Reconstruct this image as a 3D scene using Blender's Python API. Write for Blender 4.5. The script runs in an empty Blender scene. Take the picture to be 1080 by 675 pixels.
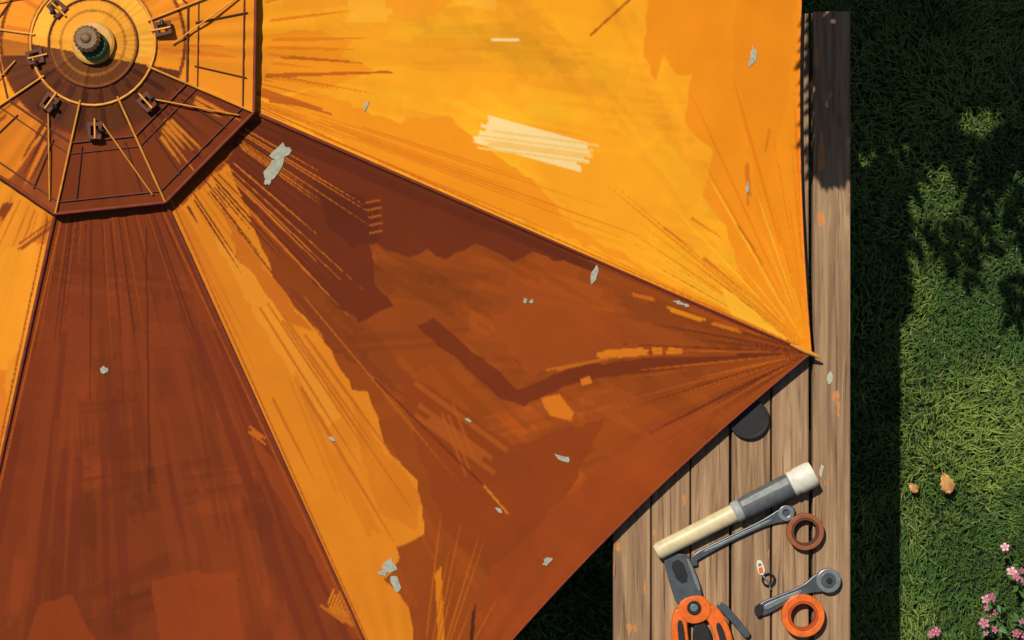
import bpy, math, random
import numpy as np
from mathutils import Vector
random.seed(7); rng=np.random.default_rng(11)
sc=bpy.context.scene
K=2.4/1080/5.05; HC=5.65; TZ=0.60
def W(u,v,z): 
    s=K*(HC-z); return ((u-540)*s,(337.5-v)*s,z)
def lin(c):
    c=np.asarray(c,dtype=float)/255.0
    return np.where(c<=0.04045,c/12.92,((c+0.055)/1.055)**2.4)
# ------------------------------------------------------------ helpers
def link(o,parent=None):
    sc.collection.objects.link(o)
    if parent: o.parent=parent
    return o
def empty(name):
    e=bpy.data.objects.new(name,None); e.empty_display_size=0.1; return link(e)
def fastmesh(name,verts,faces,mat,parent=None,col=None,smooth=True,fm=None):
    verts=np.asarray(verts,dtype=np.float32); faces=np.asarray(faces,dtype=np.int32)
    n=faces.shape[1]
    me=bpy.data.meshes.new(name)
    me.vertices.add(len(verts)); me.vertices.foreach_set('co',verts.ravel())
    me.loops.add(faces.size); me.loops.foreach_set('vertex_index',faces.ravel())
    me.polygons.add(len(faces))
    me.polygons.foreach_set('loop_start',np.arange(0,faces.size,n,dtype=np.int32))
    try: me.polygons.foreach_set('loop_total',np.full(len(faces),n,dtype=np.int32))
    except Exception: pass
    me.update(calc_edges=True)
    me.polygons.foreach_set('use_smooth',np.full(len(faces),smooth,dtype=bool))
    if col is not None:
        a=me.color_attributes.new('Col','FLOAT_COLOR','POINT')
        c=np.ones((len(verts),4),dtype=np.float32); c[:,:3]=col
        a.data.foreach_set('color',c.ravel())
    me.materials.append(mat)
    me.validate()
    return link(bpy.data.objects.new(name,me),parent)
def newmat(name):
    m=bpy.data.materials.new(name); m.use_nodes=True
    nt=m.node_tree; b=nt.nodes['Principled BSDF']; return m,nt,b
def N(nt,t,**kw):
    n=nt.nodes.new(t)
    for k,v in kw.items():
        if k in n.inputs: n.inputs[k].default_value=v
        else: setattr(n,k,v)
    return n
def simple(name,rgb,rough=.5,metal=0,var=.25,scale=60,bump=.1):
    m,nt,b=newmat(name)
    c=lin(rgb)
    tc=N(nt,'ShaderNodeTexCoord'); nz=N(nt,'ShaderNodeTexNoise',Scale=scale,Detail=6.0)
    nt.links.new(tc.outputs['Object'],nz.inputs['Vector'])
    r=nt.nodes.new('ShaderNodeValToRGB')
    r.color_ramp.elements[0].position=.3; r.color_ramp.elements[1].position=.7
    r.color_ramp.elements[0].color=(*(c*(1-var)),1); r.color_ramp.elements[1].color=(*np.minimum(c*(1+var*.5),.95),1)
    nt.links.new(nz.outputs['Fac'],r.inputs['Fac']); nt.links.new(r.outputs['Color'],b.inputs['Base Color'])
    b.inputs['Roughness'].default_value=rough; b.inputs['Metallic'].default_value=metal
    bp=N(nt,'ShaderNodeBump',Strength=bump,Distance=.001); nt.links.new(nz.outputs['Fac'],bp.inputs['Height'])
    nt.links.new(bp.outputs['Normal'],b.inputs['Normal'])
    return m
def curve2mesh(cu,name,mat,parent):
    o=bpy.data.objects.new('tmp',cu); sc.collection.objects.link(o)
    bpy.context.view_layer.update()
    me=bpy.data.meshes.new_from_object(o.evaluated_get(bpy.context.evaluated_depsgraph_get()))
    bpy.data.objects.remove(o); me.name=name
    me.materials.clear(); me.materials.append(mat)
    return link(bpy.data.objects.new(name,me),parent)
def tube(name,pts,r,mat,parent,cyc=False,radii=None):
    cu=bpy.data.curves.new(name,'CURVE'); cu.dimensions='3D'; cu.bevel_depth=r; cu.bevel_resolution=3; cu.use_fill_caps=True
    s=cu.splines.new('POLY'); s.points.add(len(pts)-1)
    for i,p in enumerate(pts):
        s.points[i].co=(*p,1)
        if radii: s.points[i].radius=radii[i]
    s.use_cyclic_u=cyc
    o=curve2mesh(cu,name,mat,parent)
    for p in o.data.polygons: p.use_smooth=True
    return o
def plate(name,loops,zc,half,bev,mat,parent,smooth_loops=False):
    """flat part lying at height zc; loops in plan units"""
    cu=bpy.data.curves.new(name,'CURVE'); cu.dimensions='2D'; cu.fill_mode='BOTH'
    cu.extrude=max(half-bev,0.0001); cu.bevel_depth=bev; cu.bevel_resolution=2; cu.offset=-bev
    for L in loops:
        s=cu.splines.new('POLY'); s.points.add(len(L)-1)
        for i,p in enumerate(L):
            w=W(p[0],p[1],zc); s.points[i].co=(w[0],w[1],0,1)
        s.use_cyclic_u=True
    o=curve2mesh(cu,name,mat,parent)
    o.location.z=zc
    return o
def circ(cx,cy,r,n=40,rev=False,a0=0):
    L=[(cx+r*math.cos(a0+2*math.pi*i/n),cy+r*math.sin(a0+2*math.pi*i/n)) for i in range(n)]
    return L[::-1] if rev else L
def chaikin(P,n=2):
    for _ in range(n):
        Q=[]
        for i in range(len(P)):
            a=P[i]; b=P[(i+1)%len(P)]
            Q.append((a[0]*.75+b[0]*.25,a[1]*.75+b[1]*.25)); Q.append((a[0]*.25+b[0]*.75,a[1]*.25+b[1]*.75))
        P=Q
    return P
def lathe(name,p0,p1,prof,z0,mat,parent,flat=1.0,seg=28):
    """tube lying down along p0->p1 (plan units); prof=[(s,r)] s 0..1, r in m"""
    a=np.array(W(p0[0],p0[1],z0)); b=np.array(W(p1[0],p1[1],z0)); d=b-a; L=np.linalg.norm(d); d/=L
    n=np.array([-d[1],d[0],0]); V=[];F=[]
    for s,r in prof:
        for j in range(seg):
            t=2*math.pi*j/seg
            V.append(a+d*s*L+n*r*math.cos(t)+np.array([0,0,r*flat*math.sin(t)]))
    m=len(prof)
    for i in range(m-1):
        for j in range(seg):
            j2=(j+1)%seg; F.append((i*seg+j,i*seg+j2,(i+1)*seg+j2,(i+1)*seg+j))
    me=bpy.data.meshes.new(name); F2=F+[tuple(range(seg))[::-1],tuple((m-1)*seg+j for j in range(seg))]
    me.from_pydata([tuple(v) for v in V],[],F2); me.materials.append(mat)
    for p in me.polygons: p.use_smooth=len(p.vertices)==4
    o=link(bpy.data.objects.new(name,me),parent)
    md=o.modifiers.new('e','EDGE_SPLIT'); md.split_angle=math.radians(40)
    return o
def box(name,x0,x1,y0,y1,z0,z1,mat,parent,bev=.003):
    me=bpy.data.meshes.new(name)
    cx,cy,cz=(x0+x1)/2,(y0+y1)/2,(z0+z1)/2
    V=[(x-cx,y-cy,z-cz) for z in(z0,z1) for y in(y0,y1) for x in(x0,x1)]
    me.from_pydata(V,[],[(0,2,3,1),(4,5,7,6),(0,1,5,4),(2,6,7,3),(0,4,6,2),(1,3,7,5)])
    me.materials.append(mat); o=link(bpy.data.objects.new(name,me),parent); o.location=(cx,cy,cz)
    if bev:
        md=o.modifiers.new('b','BEVEL'); md.width=bev; md.segments=2
    return o
def vnoise(x,y,seed=0):
    r=np.random.default_rng(seed).random((64,64))
    xi=np.floor(x).astype(int); yi=np.floor(y).astype(int); fx=x-xi; fy=y-yi
    fx=fx*fx*(3-2*fx); fy=fy*fy*(3-2*fy)
    g=lambda a,b:r[a%64,b%64]
    return (g(xi,yi)*(1-fx)+g(xi+1,yi)*fx)*(1-fy)+(g(xi,yi+1)*(1-fx)+g(xi+1,yi+1)*fx)*fy

# ------------------------------------------------------------ world, sun, camera
wd=bpy.data.worlds.new('World'); sc.world=wd; wd.use_nodes=True
nt=wd.node_tree; sky=nt.nodes.new('ShaderNodeTexSky'); sky.sky_type='NISHITA'; sky.sun_disc=False
EL=math.radians(55); AZ=math.radians(33.4)
sky.sun_elevation=EL; sky.sun_rotation=-AZ
bg=nt.nodes['Background']; nt.links.new(sky.outputs[0],bg.inputs[0]); bg.inputs[1].default_value=.05
to_sun=Vector((-math.sin(AZ)*math.cos(EL),math.cos(AZ)*math.cos(EL),math.sin(EL)))
sl=bpy.data.lights.new('sun','SUN'); sl.energy=4.4; sl.angle=math.radians(.5); sl.color=(1,.93,.80)
so=link(bpy.data.objects.new('sun',sl)); so.rotation_euler=to_sun.to_track_quat('Z','Y').to_euler(); so.location=(-3,4,8)
cam=bpy.data.cameras.new('camera'); cam.sensor_width=36; cam.lens=36/(1080*K); cam.clip_end=200
co=link(bpy.data.objects.new('camera',cam)); co.location=(0,0,HC); sc.camera=co
sc.view_settings.view_transform='Standard'; sc.view_settings.look='None'; sc.view_settings.exposure=0

# ------------------------------------------------------------ cloth colour canvas, lit and shaded panel tones painted in (plan space of the canopy)
X0,Y0,CW,CH=-760,-800,1680,1700
HUB=(98.,45.)
ANG=[66,21.6,-23.4,-65.6,-102.4,-146,-188,-242]
RT=825.
TIP=[(HUB[0]+RT*math.cos(math.radians(a)),HUB[1]-RT*math.sin(math.radians(a))) for a in ANG]
yy,xx=np.mgrid[0:CH,0:CW].astype(np.float32); xx+=X0; yy+=Y0
def bary(u,v,i):
    A=(TIP[i][0]-HUB[0],TIP[i][1]-HUB[1]); B=(TIP[(i+1)%8][0]-HUB[0],TIP[(i+1)%8][1]-HUB[1])
    D=A[0]*B[1]-A[1]*B[0]; p=u-HUB[0]; q=v-HUB[1]
    return (p*B[1]-q*B[0])/D,(A[0]*q-A[1]*p)/D
O1=(254,166,30);O2=(244,146,22);O3=(228,126,20);YL=(255,184,56)
R1=(156,72,20);R2=(132,57,23);R3=(106,44,20);R4=(180,88,24);LO=(232,136,30)
base=[O2,O1,R1,R2,(232,142,34),O3,O2,O2]  # panel base tones hold the lit and shaded sides of the canopy
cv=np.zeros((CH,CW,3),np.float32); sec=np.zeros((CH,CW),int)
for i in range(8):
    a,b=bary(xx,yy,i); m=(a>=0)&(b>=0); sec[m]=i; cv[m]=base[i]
tt=np.zeros((CH,CW),np.float32)
for i in range(8):
    a,b=bary(xx,yy,i); m=(sec==i); tt[m]=(a+b)[m]
def region(x0,y0,x1,y1):
    a=max(0,int(x0-X0)-1);b=min(CW,int(x1-X0)+2);c=max(0,int(y0-Y0)-1);d=min(CH,int(y1-Y0)+2)
    return slice(c,d),slice(a,b)
def put(sl,m,col,al,only):
    if only is not None: m=m&np.isin(sec[sl],only)
    s=cv[sl]
    if col is None: s[m]=np.clip(s[m]*al,0,255)
    else: s[m]=s[m]*(1-al)+np.array(col)*al
def rough(P,amp,step=9):
    Q=[]
    for i in range(len(P)):
        a=P[i];b=P[(i+1)%len(P)];L=math.hypot(b[0]-a[0],b[1]-a[1]);n=max(1,int(L/step))
        for j in range(n):
            t=j/n; Q.append((a[0]+(b[0]-a[0])*t+random.uniform(-amp,amp),a[1]+(b[1]-a[1])*t+random.uniform(-amp,amp)))
    return Q
def poly(P,col,al=1,only=None,amp=2.5):
    if amp: P=rough(P,amp)
    xs=[p[0] for p in P];ys=[p[1] for p in P]
    sl=region(min(xs),min(ys),max(xs),max(ys)); X=xx[sl];Y=yy[sl]
    if X.size==0: return
    m=np.zeros(X.shape,bool)
    for i in range(len(P)):
        x1,y1=P[i];x2,y2=P[(i+1)%len(P)]
        if y1==y2: continue
        c=((y1>Y)!=(y2>Y))&(X<(x2-x1)*(Y-y1)/(y2-y1)+x1); m^=c
    put(sl,m,col,al,only)
def brush(x0,y0,x1,y1,w,col,al=1,nb=8,jag=.2,drop=.1,only=None,taper=0.):
    L=math.hypot(x1-x0,y1-y0); dx,dy=(x1-x0)/L,(y1-y0)/L
    e=w+4+jag*L
    sl=region(min(x0,x1)-e,min(y0,y1)-e,max(x0,x1)+e,max(y0,y1)+e); X=xx[sl]-x0;Y=yy[sl]-y0
    if X.size==0: return
    s=(X*dx+Y*dy)/L; c=(-X*dy+Y*dx)/(w*(1-taper*np.clip(s,0,1)))+.5
    idx=np.clip((c*nb).astype(int),0,nb-1)
    st=rng.uniform(-jag,jag,nb)[idx]; en=1+rng.uniform(-jag,jag,nb)[idx]; dr=(rng.random(nb)>drop)[idx]
    put(sl,(c>=0)&(c<1)&(s>st)&(s<en)&dr,col,al,only)
def fan(cx,cy,a0,a1,n,r0,r1,col,al=1,prob=.5,only=None,thin=1.0):
    R=r1[1]; sl=region(cx-R,cy-R,cx+R,cy+R); X=xx[sl]-cx;Y=yy[sl]-cy
    r=np.hypot(X,Y); a=np.degrees(np.arctan2(Y,X))%360; A0=a0%360; span=a1-a0
    q=((a-A0)%360)/span*n; ok=q<n; idx=np.clip(q.astype(int),0,n-1); f=np.abs(q-idx-.5)*2
    s=rng.uniform(*r0,n)[idx]; e=rng.uniform(*r1,n)[idx]; k=(rng.random(n)<prob)[idx]; wd_=rng.uniform(.4,1,n)[idx]*thin
    tp=np.clip((r-s)/np.maximum(e-s,1),0,1)
    put(sl,ok&k&(r>s)&(r<e)&(f<wd_*(1-tp**2)),col,al,only)

# broad soft dabs first (fades in the cloth) --------------------------------
def dabs(n,secs,lo,hi,Lr,Wr,jag=.2):
    for _ in range(n):
        s=int(rng.choice(secs)); w=rng.random(); t=math.sqrt(rng.uniform(.08,.95)); a=TIP[s];b=TIP[(s+1)%8]
        x=HUB[0]+t*((a[0]-HUB[0])*(1-w)+(b[0]-HUB[0])*w); y=HUB[1]+t*((a[1]-HUB[1])*(1-w)+(b[1]-HUB[1])*w)
        if rng.random()<.65: d=math.atan2(y-HUB[1],x-HUB[0])
        else: d=math.atan2(y-TIP[2][1],x-TIP[2][0])
        d+=rng.normal(0,.07); L=rng.uniform(*Lr)
        brush(x,y,x+L*math.cos(d),y+L*math.sin(d),rng.uniform(*Wr),None,rng.choice([lo,hi]),int(rng.integers(3,8)),jag,.12,[s])
dabs(110,[1],.975,1.03,(60,180),(20,60))
dabs(260,[2,3,4],.94,1.06,(40,160),(12,46))
dabs(80,[0,5,6,7],.95,1.05,(60,160),(20,50))
# bright panel (1), lit side painted into the colour
poly([(690,-300),(900,-300),(870,380),(815,340),(785,300),(765,240),(742,205),(752,160),(722,130),(730,78),(712,80),(700,55),(690,86),(680,60),(682,20)],O2,1,[1],2)
poly([(770,-300),(835,-300),(838,60),(820,150),(800,235),(790,160),(775,70)],(236,138,20),.6,[1],3)
poly([(270,-300),(560,-300),(548,8),(500,-4),(440,22),(400,6),(300,12)],(250,158,32),1,[1],3)
poly([(280,112),(330,96),(420,128),(470,120),(560,190),(600,236),(700,296),(640,268),(420,180)],O2,.85,[1],3)
poly([(268,40),(330,30),(372,44),(360,60),(398,72),(350,92),(268,100)],O2,.85,[1],3)
for p in [(365,12,410,12,24),(480,-5,520,5,14)]:
    brush(*p,YL,.6,3,.1,0,[1])
brush(520,42,545,42,3,(255,230,180),.8,1,.1,0,[1])
fan(98,45,-20,12,26,(175,190),(200,320),O3,.9,.3,[1])
fan(98,45,8,23,30,(175,185),(190,300),(206,104,20),.9,.4,[1])
fan(98,45,16,22.5,16,(200,300),(420,640),(224,122,18),.9,.5,[1])
for p in [(270,95,345,118,9),(275,80,410,76,5),(300,60,380,66,4),(280,104,330,112,7)]: brush(*p,(190,96,18),.9,2,.15,0,[1],.5)
fan(855,372,203.5,232,26,(5,30),(60,330),O3,1,.42,[1])
fan(855,372,203.5,220,16,(0,10),(50,200),(190,86,18),1,.3,[1])
fan(855,372,206,262,34,(10,40),(90,240),(255,184,46),.9,.25,[1])
fan(855,372,240,270,20,(30,120),(130,330),(230,124,14),.9,.35,[1])
poly([(845,372),(800,352),(770,330),(760,300),(790,322),(815,345)],(255,186,46),.8,[1],1.5)
brush(508,136,616,166,32,(255,220,150),1,9,.06,0,[1]); brush(512,147,622,162,26,(250,200,110),1,12,.08,.6,[1])
brush(622,38,668,-4,2.5,(176,92,20),1,1,0,0,[1])
for p in [(787,165,790,210,5),(812,130,806,160,4),(773,230,800,270,3)]: brush(*p,(190,100,20),.6,2,.2,.2,[1])
for p in [(726,228,760,250,3),(700,240,730,262,3),(742,272,790,312,4)]: brush(*p,(204,108,20),.8,1,.1,0,[1],.8)
# shaded panel (2), shade painted as rust brown
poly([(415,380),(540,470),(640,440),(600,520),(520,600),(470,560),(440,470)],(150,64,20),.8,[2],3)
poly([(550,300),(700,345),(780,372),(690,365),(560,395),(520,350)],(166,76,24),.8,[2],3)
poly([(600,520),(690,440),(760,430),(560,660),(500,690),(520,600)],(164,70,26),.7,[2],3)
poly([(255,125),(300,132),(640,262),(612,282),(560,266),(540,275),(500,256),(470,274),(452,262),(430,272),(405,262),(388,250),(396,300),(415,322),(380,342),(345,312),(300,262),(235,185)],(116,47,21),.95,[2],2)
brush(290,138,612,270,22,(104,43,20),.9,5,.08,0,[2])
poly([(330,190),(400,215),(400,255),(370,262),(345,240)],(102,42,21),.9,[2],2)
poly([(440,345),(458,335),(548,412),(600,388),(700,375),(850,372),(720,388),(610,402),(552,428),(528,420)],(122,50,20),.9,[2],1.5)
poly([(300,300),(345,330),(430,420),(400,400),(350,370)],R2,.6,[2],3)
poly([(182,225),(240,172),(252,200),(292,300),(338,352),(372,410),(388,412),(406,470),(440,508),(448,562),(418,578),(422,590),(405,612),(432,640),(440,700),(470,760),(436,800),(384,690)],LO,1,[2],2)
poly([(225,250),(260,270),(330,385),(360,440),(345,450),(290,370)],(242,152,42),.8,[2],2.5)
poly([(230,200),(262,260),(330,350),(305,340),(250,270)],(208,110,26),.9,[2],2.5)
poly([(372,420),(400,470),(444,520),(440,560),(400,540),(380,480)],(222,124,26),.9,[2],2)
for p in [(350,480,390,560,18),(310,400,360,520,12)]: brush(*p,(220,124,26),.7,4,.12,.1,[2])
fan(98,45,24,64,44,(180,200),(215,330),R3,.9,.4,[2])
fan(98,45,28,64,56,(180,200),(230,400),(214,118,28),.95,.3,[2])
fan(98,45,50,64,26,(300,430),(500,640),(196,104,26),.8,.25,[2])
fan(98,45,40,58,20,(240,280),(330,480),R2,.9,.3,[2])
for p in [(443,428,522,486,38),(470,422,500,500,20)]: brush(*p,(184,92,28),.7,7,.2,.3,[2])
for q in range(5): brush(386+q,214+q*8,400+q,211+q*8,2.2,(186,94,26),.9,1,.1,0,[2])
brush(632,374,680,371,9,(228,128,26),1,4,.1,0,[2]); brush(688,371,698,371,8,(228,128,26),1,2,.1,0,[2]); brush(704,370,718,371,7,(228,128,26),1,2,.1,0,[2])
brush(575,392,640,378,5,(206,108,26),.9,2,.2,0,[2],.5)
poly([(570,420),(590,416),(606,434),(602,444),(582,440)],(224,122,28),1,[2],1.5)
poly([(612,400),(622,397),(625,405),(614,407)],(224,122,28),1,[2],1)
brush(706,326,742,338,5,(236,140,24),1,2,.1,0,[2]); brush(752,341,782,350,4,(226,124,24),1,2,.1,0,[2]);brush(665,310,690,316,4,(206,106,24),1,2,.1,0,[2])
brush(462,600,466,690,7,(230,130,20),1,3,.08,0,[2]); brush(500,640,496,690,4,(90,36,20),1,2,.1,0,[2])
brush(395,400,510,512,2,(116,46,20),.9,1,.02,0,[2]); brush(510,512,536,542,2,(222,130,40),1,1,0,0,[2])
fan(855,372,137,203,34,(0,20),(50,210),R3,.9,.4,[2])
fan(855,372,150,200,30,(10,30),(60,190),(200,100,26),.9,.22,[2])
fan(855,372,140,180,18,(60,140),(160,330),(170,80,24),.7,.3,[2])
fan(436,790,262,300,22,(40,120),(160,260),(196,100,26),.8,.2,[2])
# bottom panel (3), shade painted as dark brown
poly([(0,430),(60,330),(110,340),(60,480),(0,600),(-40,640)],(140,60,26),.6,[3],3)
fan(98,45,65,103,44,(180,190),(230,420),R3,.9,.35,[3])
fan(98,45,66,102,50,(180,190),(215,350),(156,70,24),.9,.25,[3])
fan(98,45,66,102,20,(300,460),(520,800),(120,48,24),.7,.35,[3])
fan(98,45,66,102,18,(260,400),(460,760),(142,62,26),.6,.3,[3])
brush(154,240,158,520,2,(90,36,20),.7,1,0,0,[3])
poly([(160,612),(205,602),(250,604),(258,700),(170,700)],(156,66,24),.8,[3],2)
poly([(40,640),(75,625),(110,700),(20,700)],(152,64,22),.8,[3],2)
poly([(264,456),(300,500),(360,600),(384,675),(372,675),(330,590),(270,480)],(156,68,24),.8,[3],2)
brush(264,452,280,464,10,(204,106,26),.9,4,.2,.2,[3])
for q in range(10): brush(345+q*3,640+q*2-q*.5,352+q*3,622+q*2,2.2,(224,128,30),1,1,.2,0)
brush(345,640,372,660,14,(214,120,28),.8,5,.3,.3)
# left panel (4)
fan(98,45,103,148,40,(180,190),(220,380),(200,106,26),.9,.35,[4])
fan(98,45,103,120,26,(180,190),(260,560),(210,112,24),.9,.3,[4])
poly([(0,270),(30,250),(50,260),(30,350),(0,400),(-60,420),(-60,300)],(242,152,36),.9,[4],3)
poly([(-100,430),(8,390),(0,520),(-80,560)],(220,120,26),.8,[4],3)
brush(62,230,20,260,10,R2,.8,5,.2,.2,[4]); brush(10,215,0,232,12,R2,.9,5,.2,.2,[4])
# cloth sewn lines parallel to ribs
for i in (1,2,3,4,5):
    T=TIP[i]; L=math.hypot(T[0]-HUB[0],T[1]-HUB[1]); dx,dy=(T[0]-HUB[0])/L,(T[1]-HUB[1])/L
    for off,c in((-7,(200,96,20)),(7,(120,50,20))):
        if i==3: c=(176,84,24)
        brush(HUB[0]+190*dx-dy*off,HUB[1]+190*dy+dx*off,HUB[0]+815*dx-dy*off*.3,HUB[1]+815*dy+dx*off*.3,1.6,c,.85,1,0,0)
# --- vent cap cloth, upper half painted lit, lower half painted shaded
RC=185.; tc_=RC/RT
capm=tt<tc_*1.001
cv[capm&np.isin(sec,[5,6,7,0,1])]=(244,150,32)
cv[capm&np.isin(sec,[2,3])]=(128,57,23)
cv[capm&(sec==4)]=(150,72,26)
poly([(98,45),(262,112),(290,60),(200,40)],(238,144,32),1,None,1)
poly([(98,45),(60,50),(0,130),(-55,148),(10,190),(60,120)],(224,128,32),1,None,2)
rr=np.hypot(xx-98,yy-45)
fan(98,45,-160,20,44,(60,90),(100,182),(220,116,24),.9,.32)
fan(98,45,-170,25,36,(90,110),(120,180),(255,186,66),.8,.22)
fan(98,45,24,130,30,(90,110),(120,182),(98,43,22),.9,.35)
fan(98,45,22,60,16,(110,125),(140,180),(226,132,34),.95,.45)
fan(98,45,112,150,16,(100,125),(130,180),(222,124,32),.9,.4)
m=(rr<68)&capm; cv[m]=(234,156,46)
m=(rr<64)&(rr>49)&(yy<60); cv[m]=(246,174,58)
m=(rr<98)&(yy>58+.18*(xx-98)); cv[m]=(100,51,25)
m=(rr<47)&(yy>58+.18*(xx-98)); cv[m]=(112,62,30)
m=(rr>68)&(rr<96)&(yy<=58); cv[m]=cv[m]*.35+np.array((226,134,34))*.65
for a in range(34,160,16):
    ca,sa=math.cos(math.radians(a)),math.sin(math.radians(a))
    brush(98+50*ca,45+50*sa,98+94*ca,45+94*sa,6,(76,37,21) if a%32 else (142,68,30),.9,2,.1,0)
for a in range(-170,20,22):
    ca,sa=math.cos(math.radians(a)),math.sin(math.radians(a))
    brush(98+68*ca,45+68*sa,98+96*ca,45+96*sa,5,(206,110,28),.8,2,.15,0)
for r_,w_,c_ in((67,2.2,(150,80,26)),(97,2.5,(112,50,22)),(46,2,(160,90,30)),(34,1.6,(170,104,36))):
    m=np.abs(rr-r_)<w_/2*1.4; cv[m]=c_
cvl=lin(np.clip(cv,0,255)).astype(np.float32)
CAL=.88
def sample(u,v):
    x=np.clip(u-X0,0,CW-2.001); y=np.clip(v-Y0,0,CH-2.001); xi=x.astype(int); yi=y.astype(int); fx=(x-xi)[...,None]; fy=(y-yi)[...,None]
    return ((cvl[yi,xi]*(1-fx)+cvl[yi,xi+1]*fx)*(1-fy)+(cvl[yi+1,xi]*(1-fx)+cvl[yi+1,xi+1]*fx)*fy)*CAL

# ------------------------------------------------------------ canopy surface
ZR=TZ+.034; RISE=.40
def zsurf(u,v,i=None):
    u=np.asarray(u,float); v=np.asarray(v,float)
    if i is None:
        t=np.zeros(u.shape);w=np.zeros(u.shape)
        for k in range(8):
            a,b=bary(u,v,k); m=(a>=-1e-9)&(b>=-1e-9); t=np.where(m,a+b,t); w=np.where(m,b/np.maximum(a+b,1e-6),w)
    else:
        a,b=bary(u,v,i); t=a+b; w=b/np.maximum(t,1e-6)
    z=ZR+RISE*(1-np.clip(t,0,1.1)**1.12)-.014*4*w*(1-w)*t
    for (cx,cy,amp,nn,dec) in((TIP[2][0],TIP[2][1],.0013,30,140),(TIP[3][0],TIP[3][1],.0014,34,170),(TIP[1][0],TIP[1][1],.0014,34,170)):
        d=np.hypot(u-cx,v-cy); ph=np.arctan2(v-cy,u-cx)%(2*math.pi)
        z=z+amp*np.exp(-d/dec)*np.minimum(d/60,1)*(np.sin(ph*nn+3*np.sin(ph*7))+.6*np.sin(ph*nn*.43+1))
    d=np.hypot(u-98,v-45); ph=np.arctan2(v-45,u-98)
    z=z+.0009*np.exp(-np.maximum(d-180,0)/150)*np.minimum(d/150,1)*np.sin(ph*40+2*np.sin(ph*9))
    z=z+.004*(vnoise(u/95+9,v/95+7,3)-.5)*np.minimum(4*w*(1-w)*2,1)
    return z
def S(u,v,off=0.):
    z=float(zsurf(u,v))+off; return W(u,v,z)
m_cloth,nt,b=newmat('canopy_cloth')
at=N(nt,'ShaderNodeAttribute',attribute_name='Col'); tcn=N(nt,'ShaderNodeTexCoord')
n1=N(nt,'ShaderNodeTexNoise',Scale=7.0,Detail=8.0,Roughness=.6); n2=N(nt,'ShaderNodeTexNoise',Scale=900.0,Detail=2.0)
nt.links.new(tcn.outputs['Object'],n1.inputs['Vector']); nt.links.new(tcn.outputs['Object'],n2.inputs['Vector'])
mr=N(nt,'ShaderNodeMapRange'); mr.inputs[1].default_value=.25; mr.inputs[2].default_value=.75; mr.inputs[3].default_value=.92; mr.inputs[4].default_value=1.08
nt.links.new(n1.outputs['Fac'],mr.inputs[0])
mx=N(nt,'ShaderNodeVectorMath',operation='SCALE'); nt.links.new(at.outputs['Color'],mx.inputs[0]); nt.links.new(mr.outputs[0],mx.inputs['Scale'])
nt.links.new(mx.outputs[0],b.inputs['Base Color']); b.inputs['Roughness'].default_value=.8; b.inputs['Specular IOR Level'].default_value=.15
bp=N(nt,'ShaderNodeBump',Strength=.25,Distance=.0006); nt.links.new(n2.outputs['Fac'],bp.inputs['Height'])
bp2=N(nt,'ShaderNodeBump',Strength=.18,Distance=.006); nt.links.new(n1.outputs['Fac'],bp2.inputs['Height']); nt.links.new(bp.outputs['Normal'],bp2.inputs['Normal'])
nt.links.new(bp2.outputs['Normal'],b.inputs['Normal'])
m_seam=simple('seam_tape',(122,46,18),.8,var=.3); m_brown=simple('brown_cord',(92,42,22),.7); m_gold=simple('gilt_cord',(222,148,50),.5)
m_hem=simple('hem_orange',(226,126,20),.8); m_hem_shade=simple('hem_shade',(128,50,20),.8)  # brown hem repeats the painted shade of its panels
m_steel=simple('steel',(150,155,155),.35,.6,.2); m_dark=simple('dark_metal',(44,42,42),.45,.3)
par=empty('patio_umbrella')
def grid(name,i,t0,t1f,nt_,nw,zoff,cap=False):
    w=np.linspace(0,1,nw)[None,:]; q=np.linspace(0,1,nt_)[:,None]
    tmax=t1f(w); t=t0+(tmax-t0)*q
    A=TIP[i];B=TIP[(i+1)%8]
    u=HUB[0]+t*((A[0]-HUB[0])*(1-w)+(B[0]-HUB[0])*w); v=HUB[1]+t*((A[1]-HUB[1])*(1-w)+(B[1]-HUB[1])*w)
    z=zsurf(u,v,i)+zoff(t)
    s=K*(HC-z); V=np.stack([(u-540)*s,(337.5-v)*s,z],-1).reshape(-1,3)
    idx=np.arange(nt_*nw).reshape(nt_,nw); F=np.stack([idx[:-1,:-1],idx[1:,:-1],idx[1:,1:],idx[:-1,1:]],-1).reshape(-1,4)
    cu_=np.clip(w,.004,.996); uu=HUB[0]+t*((A[0]-HUB[0])*(1-cu_)+(B[0]-HUB[0])*cu_); vv=HUB[1]+t*((A[1]-HUB[1])*(1-cu_)+(B[1]-HUB[1])*cu_)
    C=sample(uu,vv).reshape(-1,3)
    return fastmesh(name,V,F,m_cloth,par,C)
conc=lambda w:1-.022*4*w*(1-w)
for i in range(8):
    nt_,nw={1:(440,360),2:(440,360),3:(440,320),4:(260,200)}.get(i,(80,60))
    grid('canopy_panel_%d'%i,i,.15,conc,nt_,nw,lambda t:0)
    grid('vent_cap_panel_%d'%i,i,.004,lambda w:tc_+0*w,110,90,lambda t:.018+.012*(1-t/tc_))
def capz(u,v,off): 
    t=math.hypot(u-98,v-45)/RC
    z=float(zsurf(u,v))+.018+.012*max(0,1-t)+off; return W(u,v,z)
def pol(r,a): return (98+r*math.cos(math.radians(a)),45-r*math.sin(math.radians(a)))
def nxt(i): return ANG[(i+1)%8]-(360 if i==7 else 0)
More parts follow.
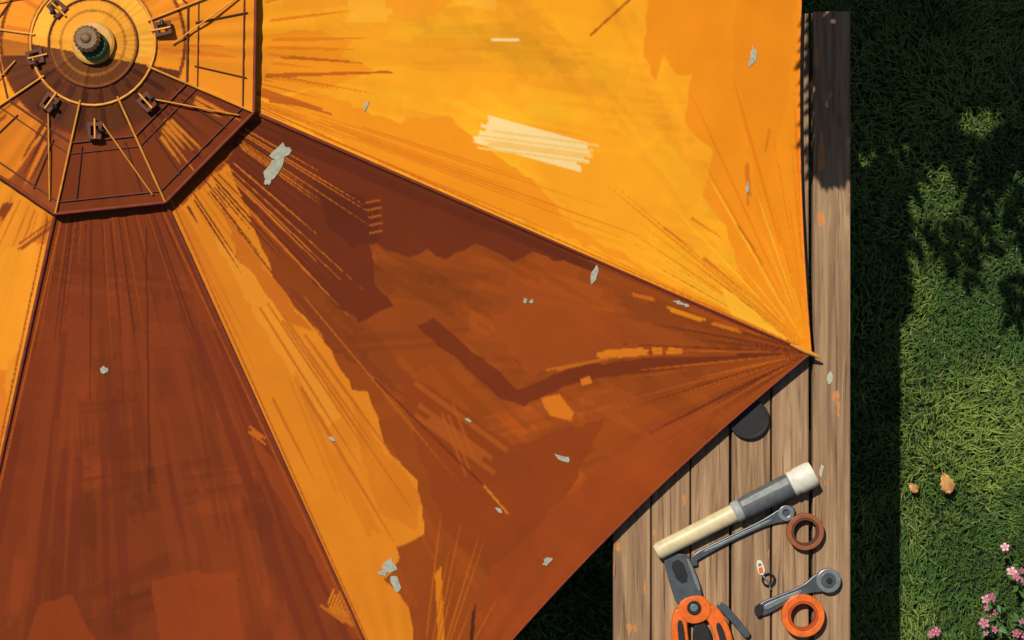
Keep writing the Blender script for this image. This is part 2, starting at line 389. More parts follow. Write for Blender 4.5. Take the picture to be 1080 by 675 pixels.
for i in range(8):
    T=TIP[i]; a=ANG[i]; f=lambda t:(HUB[0]+t*(T[0]-HUB[0]),HUB[1]+t*(T[1]-HUB[1]))
    tube('seam_%d'%i,[S(*f(t),.0005) for t in np.linspace(.22,.995,40)],.0042,m_seam,par,radii=[1.1-.5*t for t in np.linspace(0,1,40)])
    tube('rib_%d'%i,[S(*f(t),-.012) for t in np.linspace(.02,.99,20)],.005,m_steel,par)
    tube('rib_tip_%d'%i,[S(*f(t),.001) for t in (.97,.985,1.0)]+[S(*f(1.012),.0)],.006,m_gold,par,radii=[.3,1,.9,.5])
    ws=np.linspace(0,1,60); B=TIP[(i+1)%8]; P=[]
    for w in ws:
        t=conc(w); u=HUB[0]+t*((T[0]-HUB[0])*(1-w)+(B[0]-HUB[0])*w); v=HUB[1]+t*((T[1]-HUB[1])*(1-w)+(B[1]-HUB[1])*w)
        z=float(zsurf(u,v,i)); P.append(W(u,v,z))
    tube('hem_%d'%i,P,.0025,m_hem_shade if i in(2,3) else m_hem,par)
    c0=pol(RC,a); c1=pol(RC,nxt(i))
    tube('vent_edge_%d'%i,[capz(c0[0]+(c1[0]-c0[0])*s,c0[1]+(c1[1]-c0[1])*s,.001) for s in np.linspace(0,1,14)],.0036,m_seam,par)
    for nm,r_,rad in(('stitch',172,.0017),('ring',108,.0024),('ring_b',120,.0013)):
        c2=pol(r_,a); c3=pol(r_,nxt(i))
        tube('vent_%s_%d'%(nm,i),[capz(c2[0]+(c3[0]-c2[0])*s,c2[1]+(c3[1]-c2[1])*s,.001) for s in np.linspace(0,1,14)],rad,m_brown,par)
    tube('vent_cord_%d'%i,[capz(*pol(r,a),.003) for r in np.linspace(62,184,14)],.0024,m_gold,par)
    am=(a+nxt(i))/2
    q0=pol(84,am); q1=pol(172,a-3); tube('vent_lace_%d'%i,[capz(q0[0]+(q1[0]-q0[0])*s,q0[1]+(q1[1]-q0[1])*s,.004+.004*math.sin(3.14*s)) for s in np.linspace(0,1,16)],.0017,m_gold,par)
    for off in(-12,12):
        tube('vent_seam_%d_%d'%(i,off),[capz(*pol(r,am+off*(1 if r>0 else 1)),.0015) for r in np.linspace(110,166,10)],.0015,m_brown,par)
tube('vent_circle',[capz(*pol(66,x),.002) for x in range(0,360,8)],.0028,m_gold,par,cyc=True)
tube('vent_circle_in',[capz(*pol(47,x),.002) for x in range(0,360,8)],.0018,m_brown,par,cyc=True)
for cx,cy in((172,30),(37,60),(155,108),(52,108),(100,138),(60,8),(128,-24)):
    a=math.atan2(cy-45,cx-98); z=capz(cx,cy,.008)[2]
    R=lambda p:(cx+p[0]*math.cos(a)-p[1]*math.sin(a),cy+p[0]*math.sin(a)+p[1]*math.cos(a))
    plate('clasp_frame',[[R(p) for p in((-9,-8),(9,-7),(9,7),(-9,8))],[R(p) for p in((-5,4),(5,4),(5,-4),(-5,-4))]],z,.004,.001,m_brown,par)
    p0=R((-13,0));p1=R((8,0)); tube('clasp_pin',[W(p0[0],p0[1],z+.003),W(p1[0],p1[1],z+.006)],.0022,m_gold,par)
    p0=R((0,-9));p1=R((0,-4)); tube('clasp_bead',[W(p0[0],p0[1],z+.005),W(p1[0],p1[1],z+.008)],.004,m_dark,par)
m_fin=simple('finial_brown',(120,88,50),.45,var=.5,scale=200); m_yel=simple('finial_collar',(204,148,56),.5); m_grn=simple('finial_band_green',(44,78,48),.55)
zt=ZR+RISE+.028
def turned(name,prof,mat,cx=98,cy=45,seg=36,ribs=0):
    V=[];F=[]
    for r,z in prof:
        for j in range(seg):
            a=2*math.pi*j/seg; q=r*(1+(.08 if ribs and j%2 else 0)); c=W(cx,cy,zt); V.append((c[0]+q*math.cos(a),c[1]+q*math.sin(a),z))
    for i in range(len(prof)-1):
        for j in range(seg): F.append((i*seg+j,i*seg+(j+1)%seg,(i+1)*seg+(j+1)%seg,(i+1)*seg+j))
    F.append(tuple((len(prof)-1)*seg+j for j in range(seg)))
    me=bpy.data.meshes.new(name); me.from_pydata(V,[],F); me.materials.append(mat)
    return link(bpy.data.objects.new(name,me),par)
turned('finial_plate',[(.046,zt-.006),(.046,zt+.001),(.041,zt+.004),(.03,zt+.005)],m_yel)
turned('finial_band',[(.030,zt+.003),(.030,zt+.016),(.026,zt+.020)],m_grn,cx=99.5,cy=48.5)
turned('finial_knob',[(.020,zt+.014),(.027,zt+.022),(.027,zt+.036),(.021,zt+.042)],m_fin,cx=95,cy=43,ribs=1)
turned('finial_top',[(.012,zt+.042),(.010,zt+.045),(.006,zt+.047)],m_fin,cx=94.5,cy=42.5)
cx,cy,_=W(98,45,zt)
tube('pole',[(cx,cy,.05),(cx,cy,zt)],.022,m_steel,par)
tube('pole_base',[(cx,cy,.0),(cx,cy,.07)],.25,m_dark,par)

# ------------------------------------------------------------ chips lying on the canopy
m_chip=simple('pale_chip',(176,176,154),.7,var=.25,scale=120)
def chip_mesh(items):
    V=[];F=[]
    for (cx,cy,lx,ly,ang,where) in items:
        n=11; b0=len(V); P=[]
        for j in range(n):
            a=2*math.pi*j/n; k=random.uniform(.5,1.15); x=lx*k*math.cos(a)/1; y=ly*k*math.sin(a)
            P.append((cx+x*math.cos(ang)-y*math.sin(ang),cy+x*math.sin(ang)+y*math.cos(ang)))
        for off in(.0004,.0011):
            for p in P+[(cx,cy)]:
                V.append(S(p[0],p[1],off+.0006) if where=='c' else W(p[0],p[1],TZ+off))
        for j in range(n):
            k=(j+1)%n; F.append((b0+j,b0+k,b0+n)); F.append((b0+n+1+j,b0+n+1+k,b0+2*n+1)); F.append((b0+j,b0+k,b0+n+1+k)); F.append((b0+j,b0+n+1+k,b0+n+1+j))
    return fastmesh('paint_flakes',V,F,m_chip,None,smooth=False)
it=[(297,160,13,8,-.5,'c'),(289,176,16,9,-1.0,'c'),(283,190,8,4,-1.2,'c'),(627,290,4,10,.25,'c'),(554,317,3,3,0,'c'),(561,318,2.5,3,0,'c'),(594,484,10,4,.4,'c'),(526,538,5,2.2,.6,'c'),
(577,592,7,4,-.8,'c'),(411,598,8,10,.3,'c'),(417,615,4.5,11,-.3,'c'),(404,604,6,3.5,0,'c'),(350,463,5,2,.3,'c'),(110,390,4.5,4,0,'c'),(494,443,4,2.5,.6,'c'),(716,319,7,2.5,.3,'c'),(724,322,5,2,.2,'c'),(795,57,4,10,-.1,'c'),(792,66,3,5,.4,'c'),
(788,198,2,7,.1,'c'),(386,112,2.2,8,.4,'c'),
(876,398,3.5,7,.2,'t'),(872,110,3,4,0,'t'),(866,496,3,7,.1,'t')]
chip_mesh(it)

# ------------------------------------------------------------ table
m_wood,nt,b=newmat('weathered_wood')
tcn=N(nt,'ShaderNodeTexCoord'); oi=N(nt,'ShaderNodeObjectInfo')
ad=N(nt,'ShaderNodeVectorMath',operation='ADD'); nt.links.new(tcn.outputs['Object'],ad.inputs[0])
sclr=N(nt,'ShaderNodeVectorMath',operation='SCALE'); cmb=N(nt,'ShaderNodeCombineXYZ'); 
for k in range(3): nt.links.new(oi.outputs['Random'],cmb.inputs[k])
nt.links.new(cmb.outputs[0],sclr.inputs[0]); sclr.inputs['Scale'].default_value=37.0; nt.links.new(sclr.outputs[0],ad.inputs[1])
def mapn(s):
    m=N(nt,'ShaderNodeMapping'); m.inputs['Scale'].default_value=s; nt.links.new(ad.outputs[0],m.inputs[0]); return m
g1=N(nt,'ShaderNodeTexNoise',Scale=1.0,Detail=8.0,Roughness=.6,Distortion=1.2); nt.links.new(mapn((45,2.2,45)).outputs[0],g1.inputs['Vector'])
g2=N(nt,'ShaderNodeTexNoise',Scale=1.0,Detail=5.0,Roughness=.6,Distortion=.5); nt.links.new(mapn((150,3,150)).outputs[0],g2.inputs['Vector'])
vk=N(nt,'ShaderNodeTexVoronoi',Scale=1.0); nt.links.new(mapn((9,4,1)).outputs[0],vk.inputs['Vector'])
r1=nt.nodes.new('ShaderNodeValToRGB'); e=r1.color_ramp.elements; e[0].position=.28; e[1].position=.75; e[0].color=(*lin((108,80,58)),1); e[1].color=(*lin((190,158,120)),1)
x=r1.color_ramp.elements.new(.5); x.color=(*lin((154,121,88)),1)
nt.links.new(g1.outputs['Fac'],r1.inputs['Fac'])
r2=nt.nodes.new('ShaderNodeValToRGB'); e=r2.color_ramp.elements; e[0].position=.35; e[1].position=.42; e[0].color=(.25,.2,.16,1); e[1].color=(1,1,1,1); nt.links.new(g2.outputs['Fac'],r2.inputs['Fac'])
r3=nt.nodes.new('ShaderNodeValToRGB'); e=r3.color_ramp.elements; e[0].position=.05; e[1].position=.12; e[0].color=(.25,.18,.13,1); e[1].color=(1,1,1,1); nt.links.new(vk.outputs['Distance'],r3.inputs['Fac'])
m1=N(nt,'ShaderNodeMix',data_type='RGBA',blend_type='MULTIPLY'); m1.inputs[0].default_value=.8; nt.links.new(r1.outputs[0],m1.inputs[6]); nt.links.new(r2.outputs[0],m1.inputs[7])
m2=N(nt,'ShaderNodeMix',data_type='RGBA',blend_type='MULTIPLY'); m2.inputs[0].default_value=.8; nt.links.new(m1.outputs[2],m2.inputs[6]); nt.links.new(r3.outputs[0],m2.inputs[7])
mr=N(nt,'ShaderNodeMapRange'); mr.inputs[3].default_value=.75; mr.inputs[4].default_value=1.0; nt.links.new(oi.outputs['Random'],mr.inputs[0])
m3=N(nt,'ShaderNodeVectorMath',operation='SCALE'); nt.links.new(m2.outputs[2],m3.inputs[0]); nt.links.new(mr.outputs[0],m3.inputs['Scale'])
r4=nt.nodes.new('ShaderNodeValToRGB'); e=r4.color_ramp.elements; e[0].position=.67; e[1].position=.68; e[0].color=(0,0,0,1); e[1].color=(.8,.8,.8,1)
g4=N(nt,'ShaderNodeTexNoise',Scale=1.0,Detail=4.0); nt.links.new(mapn((26,9,10)).outputs[0],g4.inputs['Vector']); nt.links.new(g4.outputs['Fac'],r4.inputs['Fac'])
m4=N(nt,'ShaderNodeMix',data_type='RGBA'); nt.links.new(r4.outputs[0],m4.inputs[0]); nt.links.new(m3.outputs[0],m4.inputs[6]); m4.inputs[7].default_value=(*lin((200,126,62)),1)
nt.links.new(m4.outputs[2],b.inputs['Base Color']); b.inputs['Roughness'].default_value=.85
bp=N(nt,'ShaderNodeBump',Strength=.7,Distance=.002); nt.links.new(g2.outputs['Fac'],bp.inputs['Height']); nt.links.new(bp.outputs['Normal'],b.inputs['Normal'])
tab=empty('wooden_table')
ytop=W(0,12,TZ)[1]; ybot=-1.35
for n,(a,c) in enumerate(((647,686),(687.5,727.5),(729,769),(772,812.5),(814.5,853),(857.5,897))):
    xa=W(a,0,TZ)[0]; xc=W(c,0,TZ)[0]
    box('plank_%d'%(n+1),xa,xc,ybot+random.uniform(-.01,.01),ytop+(0 if n==5 else random.uniform(-.008,.006)),TZ-.03,TZ,m_wood,tab,.0025)
xa=W(650,0,TZ)[0]; xc=W(893,0,TZ)[0]
for n,y in enumerate((ytop-.12,-.3,ybot+.12)): box('batten_%d'%n,xa,xc,y-.04,y+.04,TZ-.075,TZ-.031,m_wood,tab)
for n,(x,y) in enumerate(((xa+.05,ytop-.12),(xc-.05,ytop-.12),(xa+.05,ybot+.12),(xc-.05,ybot+.12))): box('leg_%d'%n,x-.03,x+.03,y-.03,y+.03,0,TZ-.076,m_wood,tab)
# ------------------------------------------------------------ tools
m_cream=simple('cream_enamel',(208,192,150),.45,var=.2,scale=40); m_grip=simple('grey_grip',(86,90,92),.55); m_gripl=simple('grey_grip_light',(150,154,150),.5); m_white=simple('offwhite_cap',(214,210,194),.4,var=.15)
m_or=simple('orange_plastic',(222,102,24),.45,var=.25); m_copper=simple('brown_tape',(142,78,42),.5); m_blk=simple('black_rubber',(22,20,22),.6); m_gm=simple('gunmetal',(96,102,106),.35,.5)
g=empty('flashlight')
c=.022
lathe('body_tube',(694,581.5),(784,536),[(0,.0195),(.02,.0205),(.96,.0215),(1,.0215)],TZ+c,m_cream,g,.85)
lathe('body_end',(691.5,582.8),(696,580.4),[(0,.012),(.2,.017),(1,.0195)],TZ+c,m_cream,g,.85)
lathe('collar',(774,541),(782,537),[(0,.0225),(.2,.0255),(.8,.0255),(1,.024)],TZ+c+.002,m_gripl,g,.85)
lathe('grip',(782,537),(836,510),[(0,.024),(.1,.0265),(.9,.0285),(1,.027)],TZ+c+.003,m_grip,g,.85)
n_=(-27/60.4,-54/60.4)
plate('grip_panel',[[ (784+n_[0]*1.5,536+n_[1]*1.5),(833+n_[0]*1.5,511.5+n_[1]*1.5),(833+n_[0]*8.5,511.5+n_[1]*8.5),(784+n_[0]*7.5,536+n_[1]*7.5)]],TZ+c+.0245,.0025,.0008,m_gripl,g)
lathe('grip_ring',(833,511.5),(839,508.5),[(0,.025),(.3,.030),(.7,.030),(1,.027)],TZ+c+.004,m_white,g,.85)
lathe('lamp_head',(838,509),(858,499),[(0,.028),(.2,.0315),(.8,.0315),(1,.029)],TZ+c+.005,m_white,g,.85)
g=empty('wrench')
def strip(P,ws):
    L=[];R_=[]
    for i,p in enumerate(P):
        a=P[max(i-1,0)];b2=P[min(i+1,len(P)-1)];d=math.hypot(b2[0]-a[0],b2[1]-a[1]);n=(-(b2[1]-a[1])/d,(b2[0]-a[0])/d)
        L.append((p[0]+n[0]*ws[i],p[1]+n[1]*ws[i]));R_.append((p[0]-n[0]*ws[i],p[1]-n[1]*ws[i]))
    return L+R_[::-1]
plate('shank',[chaikin(strip([(733,597),(731,590),(737,585),(760,573),(800,554),(815,547),(826,543),(838,537)],[3.5,4,4.2,3.4,3.4,5,8,5]),2)],TZ+.006,.0055,.0018,m_gm,g)
plate('shank_highlight_rib',[chaikin(strip([(742,582),(760,574),(800,555),(814,548)],[1.2,1.4,1.4,1.2]),1)],TZ+.0125,.0015,.0004,m_steel,g)
plate('box_end',[circ(829,541,8.5),circ(829,541,4,12,True)],TZ+.009,.0075,.0015,m_steel,g)
g=empty('tape_roll')
plate('roll',[circ(849,560.5,19.5,56),circ(849,560.5,14.5,56,True)],TZ+.012,.011,.0015,m_copper,g)
plate('core',[circ(849,560.5,14.3,56),circ(849,560.5,12.4,56,True)],TZ+.0125,.0120,.0006,simple('card_core',(92,52,32),.8),g)
g=empty('tape_roll')
plate('roll',[circ(846.5,649,22.5,60),circ(846.5,649,15.5,60,True)],TZ+.014,.013,.0015,m_or,g)
plate('core',[circ(846.5,649,15.3,60),circ(846.5,649,13,60,True)],TZ+.0145,.014,.0006,simple('orange_core',(180,70,16),.7),g)
g=empty('ratchet_wrench')
plate('handle',[chaikin(strip([(796,646),(803,643),(815,637),(835,627),(852,620),(862,615),(874,612)],[3,7,7,4.6,5.5,10,10]),2)],TZ+.006,.0055,.0018,m_gm,g)
plate('grip_inlay',[chaikin(strip([(806,641.5),(815,637),(832,629),(846,623)],[2.6,3,2,1.6]),2)],TZ+.012,.002,.0006,m_steel,g)
plate('head',[circ(873.5,612,13,48)],TZ+.010,.0095,.002,m_steel,g)
plate('head_disc',[circ(873.5,612,8,40)],TZ+.0205,.0015,.0006,m_gm,g)
plate('drive_hole',[circ(874.5,612.5,3.6,6)],TZ+.023,.0015,.0004,m_blk,g)
plate('lever_tail',[chaikin([(795,641),(800,636),(806,639),(803,650),(797,651)],2)],TZ+.0135,.002,.0006,m_dark,g)
g=empty('key_ring')
plate('tag',[chaikin([(797,592),(803,590),(807,600),(806,606),(800,607)],1),circ(801.5,596,1.8,12,True)],TZ+.003,.0022,.0006,m_white,g)
plate('tag_label',[[(800,599),(804,598),(805,604),(801,605)]],TZ+.0058,.0006,.0001,m_or,g)
tube('split_ring',[W(*circ(811,612,6.5,30)[i],TZ+.003) for i in range(30)],.0022,m_blk,g,cyc=True)
tube('split_ring_b',[W(*circ(810,611,6.2,30)[i],TZ+.007) for i in range(30)],.0018,m_dark,g,cyc=True)
tube('link_wire',[W(804,605,TZ+.004),W(806,609,TZ+.008),W(810,613,TZ+.008),W(813,622,TZ+.004)],.0018,m_steel,g)
g=empty('pliers')
plate('jaw',[chaikin([(699,590),(703,585),(722,583),(727,588),(741,624),(738,631),(716,638),(711,632)],1)],TZ+.009,.0085,.002,m_gm,g)
plate('jaw_inset',[chaikin([(706,593),(719,589),(727,612),(716,616)],1)],TZ+.0185,.0015,.0004,m_dark,g)
plate('jaw_rib',[chaikin([(724,590),(727,589),(740,622),(736,624)],1)],TZ+.0185,.0015,.0004,m_steel,g)
plate('jaw_tip',[chaikin([(697,580),(709,575),(722,583),(705,588)],1)],TZ+.0065,.006,.0015,m_dark,g)
plate('pivot_plate',[chaikin([(712,634),(740,625),(752,640),(744,656),(722,658)],2)],TZ+.014,.012,.002,m_or,g)
plate('pivot',[circ(732,641,7.5,30)],TZ+.0275,.002,.0008,m_dark,g)
plate('pivot_screw',[circ(732,641,4,20)],TZ+.0305,.0012,.0005,m_steel,g)
plate('handle_left',[chaikin(strip([(720,642),(716,655),(717,675),(722,700),(724,745)],[8,8,9,8,7]),2)],TZ+.013,.011,.003,m_or,g)
plate('handle_right',[chaikin(strip([(746,640),(757,655),(764,675),(768,700),(768,745)],[8,9,9,8,7]),2)],TZ+.013,.011,.003,m_or,g)
plate('grip_left',[chaikin(strip([(717,654),(719,675),(723,700)],[3,3.6,3]),2)],TZ+.0255,.002,.0006,m_blk,g)
plate('grip_right',[chaikin(strip([(757,657),(763,675),(767,700)],[3,3.6,3]),2)],TZ+.0255,.002,.0006,m_blk,g)
plate('spring_block',[chaikin([(732,656),(745,655),(752,675),(748,700),(733,700),(730,675)],2)],TZ+.010,.008,.002,m_dark,g)
plate('catch_lever',[chaikin(strip([(757,637),(764,642),(776,655),(786,668),(790,671)],[3.5,4.5,4,4,3]),2)],TZ+.008,.0065,.002,m_gm,g)
g=empty('black_disc')  # dark round patch on the planks, built as a rimmed black disc
plate('disc_face',[circ(790,442,21,60)],TZ+.007,.006,.002,m_blk,g)
plate('disc_rim',[circ(790,442,21.3,60),circ(790,442,18,60,True)],TZ+.010,.004,.0015,m_blk,g)

# ------------------------------------------------------------ ground + grass
m_gr,nt,b=newmat('soil_and_turf')
tcn=N(nt,'ShaderNodeTexCoord'); n1=N(nt,'ShaderNodeTexNoise',Scale=14.0,Detail=8.0); nt.links.new(tcn.outputs['Object'],n1.inputs['Vector'])
r=nt.nodes.new('ShaderNodeValToRGB'); e=r.color_ramp.elements; e[0].position=.35; e[1].position=.7; e[0].color=(.018,.03,.01,1); e[1].color=(.05,.08,.018,1)
nt.links.new(n1.outputs['Fac'],r.inputs['Fac']); nt.links.new(r.outputs[0],b.inputs['Base Color']); b.inputs['Roughness'].default_value=.95
fastmesh('ground',[(-60,-60,0),(60,-60,0),(60,60,0),(-60,60,0)],[(0,1,2,3)],m_gr,smooth=False)
m_bl,nt,b=newmat('grass_blade')
at=N(nt,'ShaderNodeAttribute',attribute_name='Col'); nt.links.new(at.outputs['Color'],b.inputs['Base Color']); b.inputs['Roughness'].default_value=.6; b.inputs['Specular IOR Level'].default_value=.25
def blades(x0,x1,y0,y1,n,lmin,lmax,wd_):
    x=rng.uniform(x0,x1,n);y=rng.uniform(y0,y1,n)
    cl=vnoise(x*3.2+20,y*3.2+20,5); cl2=vnoise(x*13+20,y*13+20,6)
    th=vnoise(x*4+9,y*4+9,8)*7+rng.normal(0,.8,n); L=rng.uniform(lmin,lmax,n)*(.7+.6*cl); lean=rng.uniform(.5,1.2,n)
    d=np.stack([np.cos(th),np.sin(th),0*th],-1); p=np.stack([-np.sin(th),np.cos(th),0*th],-1); w=(wd_*rng.uniform(.6,1.3,n))[:,None]
    b0=np.stack([x,y,0*x],-1); up=np.array([0,0,1.])
    mid=b0+d*(L*.45*np.sin(lean*.6))[:,None]+up*(L*.5*np.cos(lean*.6))[:,None]
    tip=mid+d*(L*.55*np.sin(np.minimum(lean*1.4,1.5)))[:,None]+up*(L*.5*np.cos(np.minimum(lean*1.4,1.5)))[:,None]
    V=np.stack([b0-p*w,b0+p*w,mid+p*w*.9,mid-p*w*.9,tip],1).reshape(-1,3)
    i=np.arange(n)[:,None]*5
    F=np.concatenate([i+np.array([[0,1,2]]),i+np.array([[0,2,3]]),i+np.array([[3,2,4]])],1).reshape(-1,3)
    A=np.array((.062,.135,.024));B=np.array((.20,.28,.05));Cc=np.array((.035,.075,.018))
    f=np.clip((cl-.5)*1.5+(cl2-.5)*1.1+.45+rng.normal(0,.14,n),0,1)[:,None]
    c=A*(1-f)+B*f; dk=(rng.random(n)<.16)[:,None]; c=np.where(dk,Cc,c); dr=(rng.random(n)<.02)[:,None]; c=np.where(dr,np.array((.30,.28,.11)),c)
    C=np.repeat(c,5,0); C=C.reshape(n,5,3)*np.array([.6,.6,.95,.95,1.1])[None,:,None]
    return V,F,C.reshape(-1,3)
parts=[blades(.74,1.9,-1.25,1.25,80000,.022,.056,.0018),blades(-.4,.5,-1.25,-.35,18000,.02,.05,.0018),
       blades(-3.5,4.5,-4,4,60000,.04,.07,.004)]
V,F,C=parts[2]; bx=V.reshape(-1,5,3)[:,0]; keep=~((bx[:,0]>.74)&(bx[:,0]<1.9)&(np.abs(bx[:,1])<1.25)); V=V.reshape(-1,5,3)[keep].reshape(-1,3); C=C.reshape(-1,5,3)[keep].reshape(-1,3)
k=np.arange(keep.sum())[:,None]*5; F=np.concatenate([k+np.array([[0,1,2]]),k+np.array([[0,2,3]]),k+np.array([[3,2,4]])],1).reshape(-1,3); parts[2]=(V,F,C)
off=0;VV=[];FF=[];CC=[]
for V,F,C in parts: VV.append(V);FF.append(F+off);CC.append(C);off+=len(V)
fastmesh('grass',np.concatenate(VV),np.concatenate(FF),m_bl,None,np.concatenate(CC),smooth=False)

m_lf=simple('dry_leaf',(200,146,84),.7,var=.35,scale=90)
def leafobj(px,py,L,ang,z):
    V=[];F=[];n=9
    c=W(px,py,z); 
    for i in range(n+1):
        s=i/n; w=L*.30*math.sin(math.pi*s**.8)*(1+.15*((i%2)*2-1)); x=(s-.5)*L; zz=.012*math.sin(s*3)+0
        for k,(yy_,dz) in enumerate(((-w,.010),(0,0),(w,.012))):
            V.append((c[0]+x*math.cos(ang)-yy_*math.sin(ang),c[1]+x*math.sin(ang)+yy_*math.cos(ang),z+zz+dz))
    for i in range(n):
        for k in range(2): F.append((i*3+k,i*3+k+1,i*3+k+4,i*3+k+3))
    o=fastmesh('fallen_leaf',V,F,m_lf,None); md=o.modifiers.new('s','SOLIDIFY'); md.thickness=.0008; return o
leafobj(997,509,.062,1.9,.04); leafobj(962,514,.036,2.4,.035)

# ------------------------------------------------------------ flowering plant
m_pk,nt,b=newmat('pink_petal'); at=N(nt,'ShaderNodeAttribute',attribute_name='Col'); nt.links.new(at.outputs['Color'],b.inputs['Base Color']); b.inputs['Roughness'].default_value=.6
m_stem=simple('stem_green',(86,110,44),.6); m_pl=simple('plant_leaf',(70,104,40),.5,var=.4,scale=200)
fp=empty('pink_flowering_plant')
V=[];F=[];C=[]; SV=[];SF=[]; 
def flower(c,r,nrm):
    q=Vector(nrm).normalized().to_track_quat('Z','Y'); np_=5; a0=random.uniform(0,6)
    base_c=np.array(lin(random.choice([(218,134,164),(204,112,148),(230,164,184),(186,92,130)])))
    for k in range(np_):
        a=a0+2*math.pi*k/np_; b0=len(V)
        pts=[(0.1,0,0),(.5,-.32,.08),(.9,-.30,.05),(1.02,0,.0),(.9,.30,.05),(.5,.32,.08),(.55,0,.0)]
        for (x,y,z) in pts:
            v=q@Vector(((x*math.cos(a)-y*math.sin(a))*r,(x*math.sin(a)+y*math.cos(a))*r,z*r)); V.append((c[0]+v.x,c[1]+v.y,c[2]+v.z)); C.append(base_c*(.6 if x<.3 else 1)*random.uniform(.9,1.1))
        for i in range(6): F.append((b0+i,b0+(i+1)%6,b0+6))
    b0=len(V)
    for i in range(7):
        a=2*math.pi*i/6; v=q@Vector((0,0,.12*r)) if i==6 else q@Vector((.16*r*math.cos(a),.16*r*math.sin(a),.06*r))
        V.append((c[0]+v.x,c[1]+v.y,c[2]+v.z)); C.append(np.array(lin((220,180,90))))
    for i in range(6): F.append((b0+i,b0+(i+1)%6,b0+6))
def pleaf(c,L,a,tilt):
    b0=len(SV); w=L*.22
    for s,y in((0,0),(.4,-1),(.4,1),(.5,0),(1,0)):
        SV.append((c[0]+s*L*math.cos(a)-y*w*math.sin(a),c[1]+s*L*math.sin(a)+y*w*math.cos(a),c[2]+s*L*tilt-(.1*w if y==0 else 0)))
    SF.extend([(b0,b0+1,b0+3),(b0,b0+3,b0+2),(b0+1,b0+4,b0+3),(b0+3,b0+4,b0+2)])
spots=[(1046,630),(1041,641),(1044,652),(1038,657),(1050,646),(1040,667),(1049,664),(1040,632),(1072,608),(1067,603),(1078,602),(1076,613),(1060,577),(1078,655),(1072,668),(1082,672),(987,666),(982,669),(1085,630),(1092,612),(1090,650),(1100,590),(1062,690),(1040,700),(1085,700)]
root=[W(1062,650,0),W(1085,640,0),W(1050,690,0),W(985,690,0)]
for (px,py) in spots:
    h=random.uniform(.07,.13); c=W(px,py,h)
    nb_=min(root,key=lambda r:(r[0]-c[0])**2+(r[1]-c[1])**2)
    flower(c,random.uniform(.009,.015),(random.uniform(-.6,.6),random.uniform(-.6,.6),1))
    m_=((nb_[0]+c[0])/2,(nb_[1]+c[1])/2,h*.6)
    tube('stem',[nb_,m_,(c[0],c[1],c[2]-.002)],.0013,m_stem,fp)
    for k in range(6):
        t=random.random(); pleaf((m_[0]*(1-t)+c[0]*t,m_[1]*(1-t)+c[1]*t,m_[2]*(1-t)+(c[2]-.02)*t),random.uniform(.015,.035),random.uniform(0,6.3),random.uniform(-.2,.3))
fastmesh('petals',V,F,m_pk,fp,np.array(C),smooth=False); fastmesh('leaves',SV,SF,m_pl,fp,smooth=False)

# ------------------------------------------------------------ tree (just beyond the top edge)
tr=empty('tree'); m_bark=simple('bark',(92,74,56),.9,var=.4,scale=40,bump=.6)
m_tl=simple('tree_leaf',(74,104,40),.55,var=.4,scale=30)
kx=to_sun.x/to_sun.z; ky=to_sun.y/to_sun.z
V=[];F=[]
def tleaf(c,L,a,tilt,roll,wr=.19):
    b0=len(V); w=L*wr; d=Vector((math.cos(a)*math.cos(tilt),math.sin(a)*math.cos(tilt),math.sin(tilt))); n=Vector((-math.sin(a),math.cos(a),roll)).normalized()
    for s,y in((0,0),(.3,-1),(.3,1),(.65,-.8),(.65,.8),(1,0)):
        p=Vector(c)+d*s*L+n*y*w; V.append(tuple(p))
    F.extend([(b0,b0+1,b0+2),(b0+1,b0+3,b0+4),(b0+1,b0+4,b0+2),(b0+3,b0+5,b0+4)])
twigs=[]
def sprig(c,a,L,n=9,size=.07,wr=.19):
    e=(c[0]+L*math.cos(a),c[1]+L*math.sin(a),c[2]-.03); twigs.append((c,e))
    for k in range(n):
        t=(k+.5)/n; p=tuple(c[i]*(1-t)+e[i]*t for i in range(3))
        tleaf(p,size*random.uniform(.7,1.15),a+(1 if k%2 else -1)*random.uniform(.5,1.0),random.uniform(-.3,.15),random.uniform(-.3,.3),wr)
    tleaf(e,size,a,-.1,0,wr)
def over(px,py,h):
    g_=W(px,py,0); return (g_[0]+kx*h,g_[1]+ky*h,h)
def clear(c,reach): return c[1]-reach>337.5*K*(HC-c[2])+.02
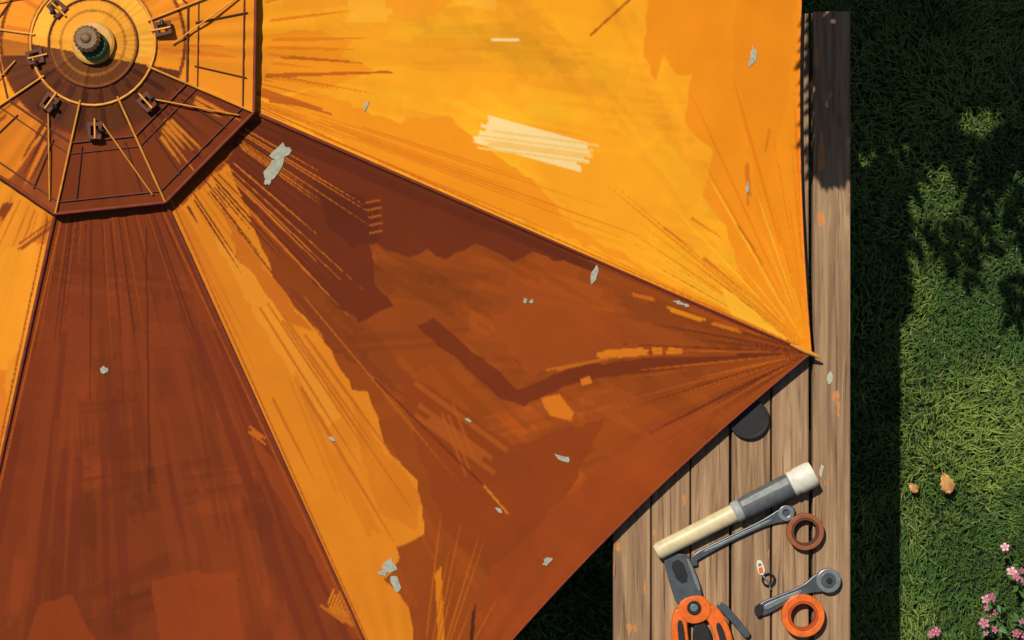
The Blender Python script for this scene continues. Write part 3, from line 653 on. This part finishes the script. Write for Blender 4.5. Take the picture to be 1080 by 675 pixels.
# open outer sprays that throw separate leaf shadows
for (px,py,a,L,n) in [(985,226,-1.25,.13,7),(1004,222,-.75,.14,8),(990,255,-.35,.12,7),(975,235,-1.9,.08,5),(1012,262,-1.3,.09,6),
                    (1050,296,-.5,.10,7),(1070,312,-1.3,.07,6),
                    (1062,186,-1.3,.14,9),(1080,195,-1.5,.16,9),(1046,178,-1.7,.10,7),(1085,235,-1.2,.10,7),
                    (930,165,-1.4,.14,8),(940,185,-1.5,.12,8),(926,205,-1.5,.14,8),(948,170,-1.1,.10,7),(965,172,-1.4,.06,5),(1020,172,-1.2,.09,6)]:
    h=1.0 if py>190 else 1.15
    c=over(px,py,h)
    if clear(c,L*abs(math.sin(a))+.07): sprig(c,a,L,n,.085,.15)
    else:
        c=over(px,py,1.45)
        sprig(c,a,L,n,.085,.15)
for _ in range(60):
    px=random.uniform(861,900); py=random.uniform(10,165); h=random.uniform(1.4,1.65); p=W(px,py,TZ)
    c=(p[0]+kx*(h-TZ),p[1]+ky*(h-TZ),h)
    if clear(c,.12): sprig(c,random.uniform(-1.7,-1.3),.06,6,.055)
cnt=0
def blocked(px,py):
    for (ex,ey,a_,b_) in((1037,112,20,12),(966,150,9,12),(1000,178,14,8)):
        if ((px-ex)/(a_+14))**2+((py-ey)/(b_+14))**2<1: return True
    return False
while cnt<1500:
    if cnt<900: px=random.uniform(928,1100); py=random.uniform(-40,160+16*math.sin(px*.09))
    else: px=random.uniform(928,1330); py=random.uniform(-420,60)
    h=random.uniform(1.2,1.5) if cnt<900 else random.uniform(1.35,2.3)
    if blocked(px,py-8): continue
    c=over(px,py,h)
    if c[1]<337.5*K*(HC-c[2])+.17: continue
    sprig(c,random.uniform(-2.2,-.9),.05,5,.06); cnt+=1
fastmesh('crown_leaves',V,F,m_tl,tr,smooth=False)
hubs=[(.75,1.9,1.75),(1.05,1.7,1.9),(.55,1.5,1.6),(.85,1.45,1.65),(1.2,2.2,2.1),(.5,1.2,1.42)]
T0=(1.3,2.9,0);T1=(1.22,2.75,1.0);T2=(1.1,2.45,1.7)
tube('trunk',[T0,(1.27,2.85,.5),T1,T2],.09,m_bark,tr,radii=[1.3,1,.85,.6])
for k,hh in enumerate(hubs):
    tube('limb_%d'%k,[T1 if k%2 else T2,tuple((np.array(T2)+np.array(hh))/2+np.array((0,.05,.08))),hh],.03,m_bark,tr,radii=[1.2,.7,.3])
TV=[];TF=[]
for c,e in twigs:
    hb=min(hubs,key=lambda q:sum((q[i]-c[i])**2 for i in range(3)))
    for a_,b_,r_ in((c,e,.0018),)+(((hb,c,.0022),) if random.random()<.2 else ()):
        b0=len(TV)
        for P in(a_,b_):
            for dx,dz in((-r_,0),(r_,0),(0,r_)): TV.append((P[0]+dx,P[1],P[2]+dz))
        for j in range(3): k=(j+1)%3; TF.append((b0+j,b0+k,b0+3+k,b0+3+j))
fastmesh('twigs',TV,TF,m_bark,tr)
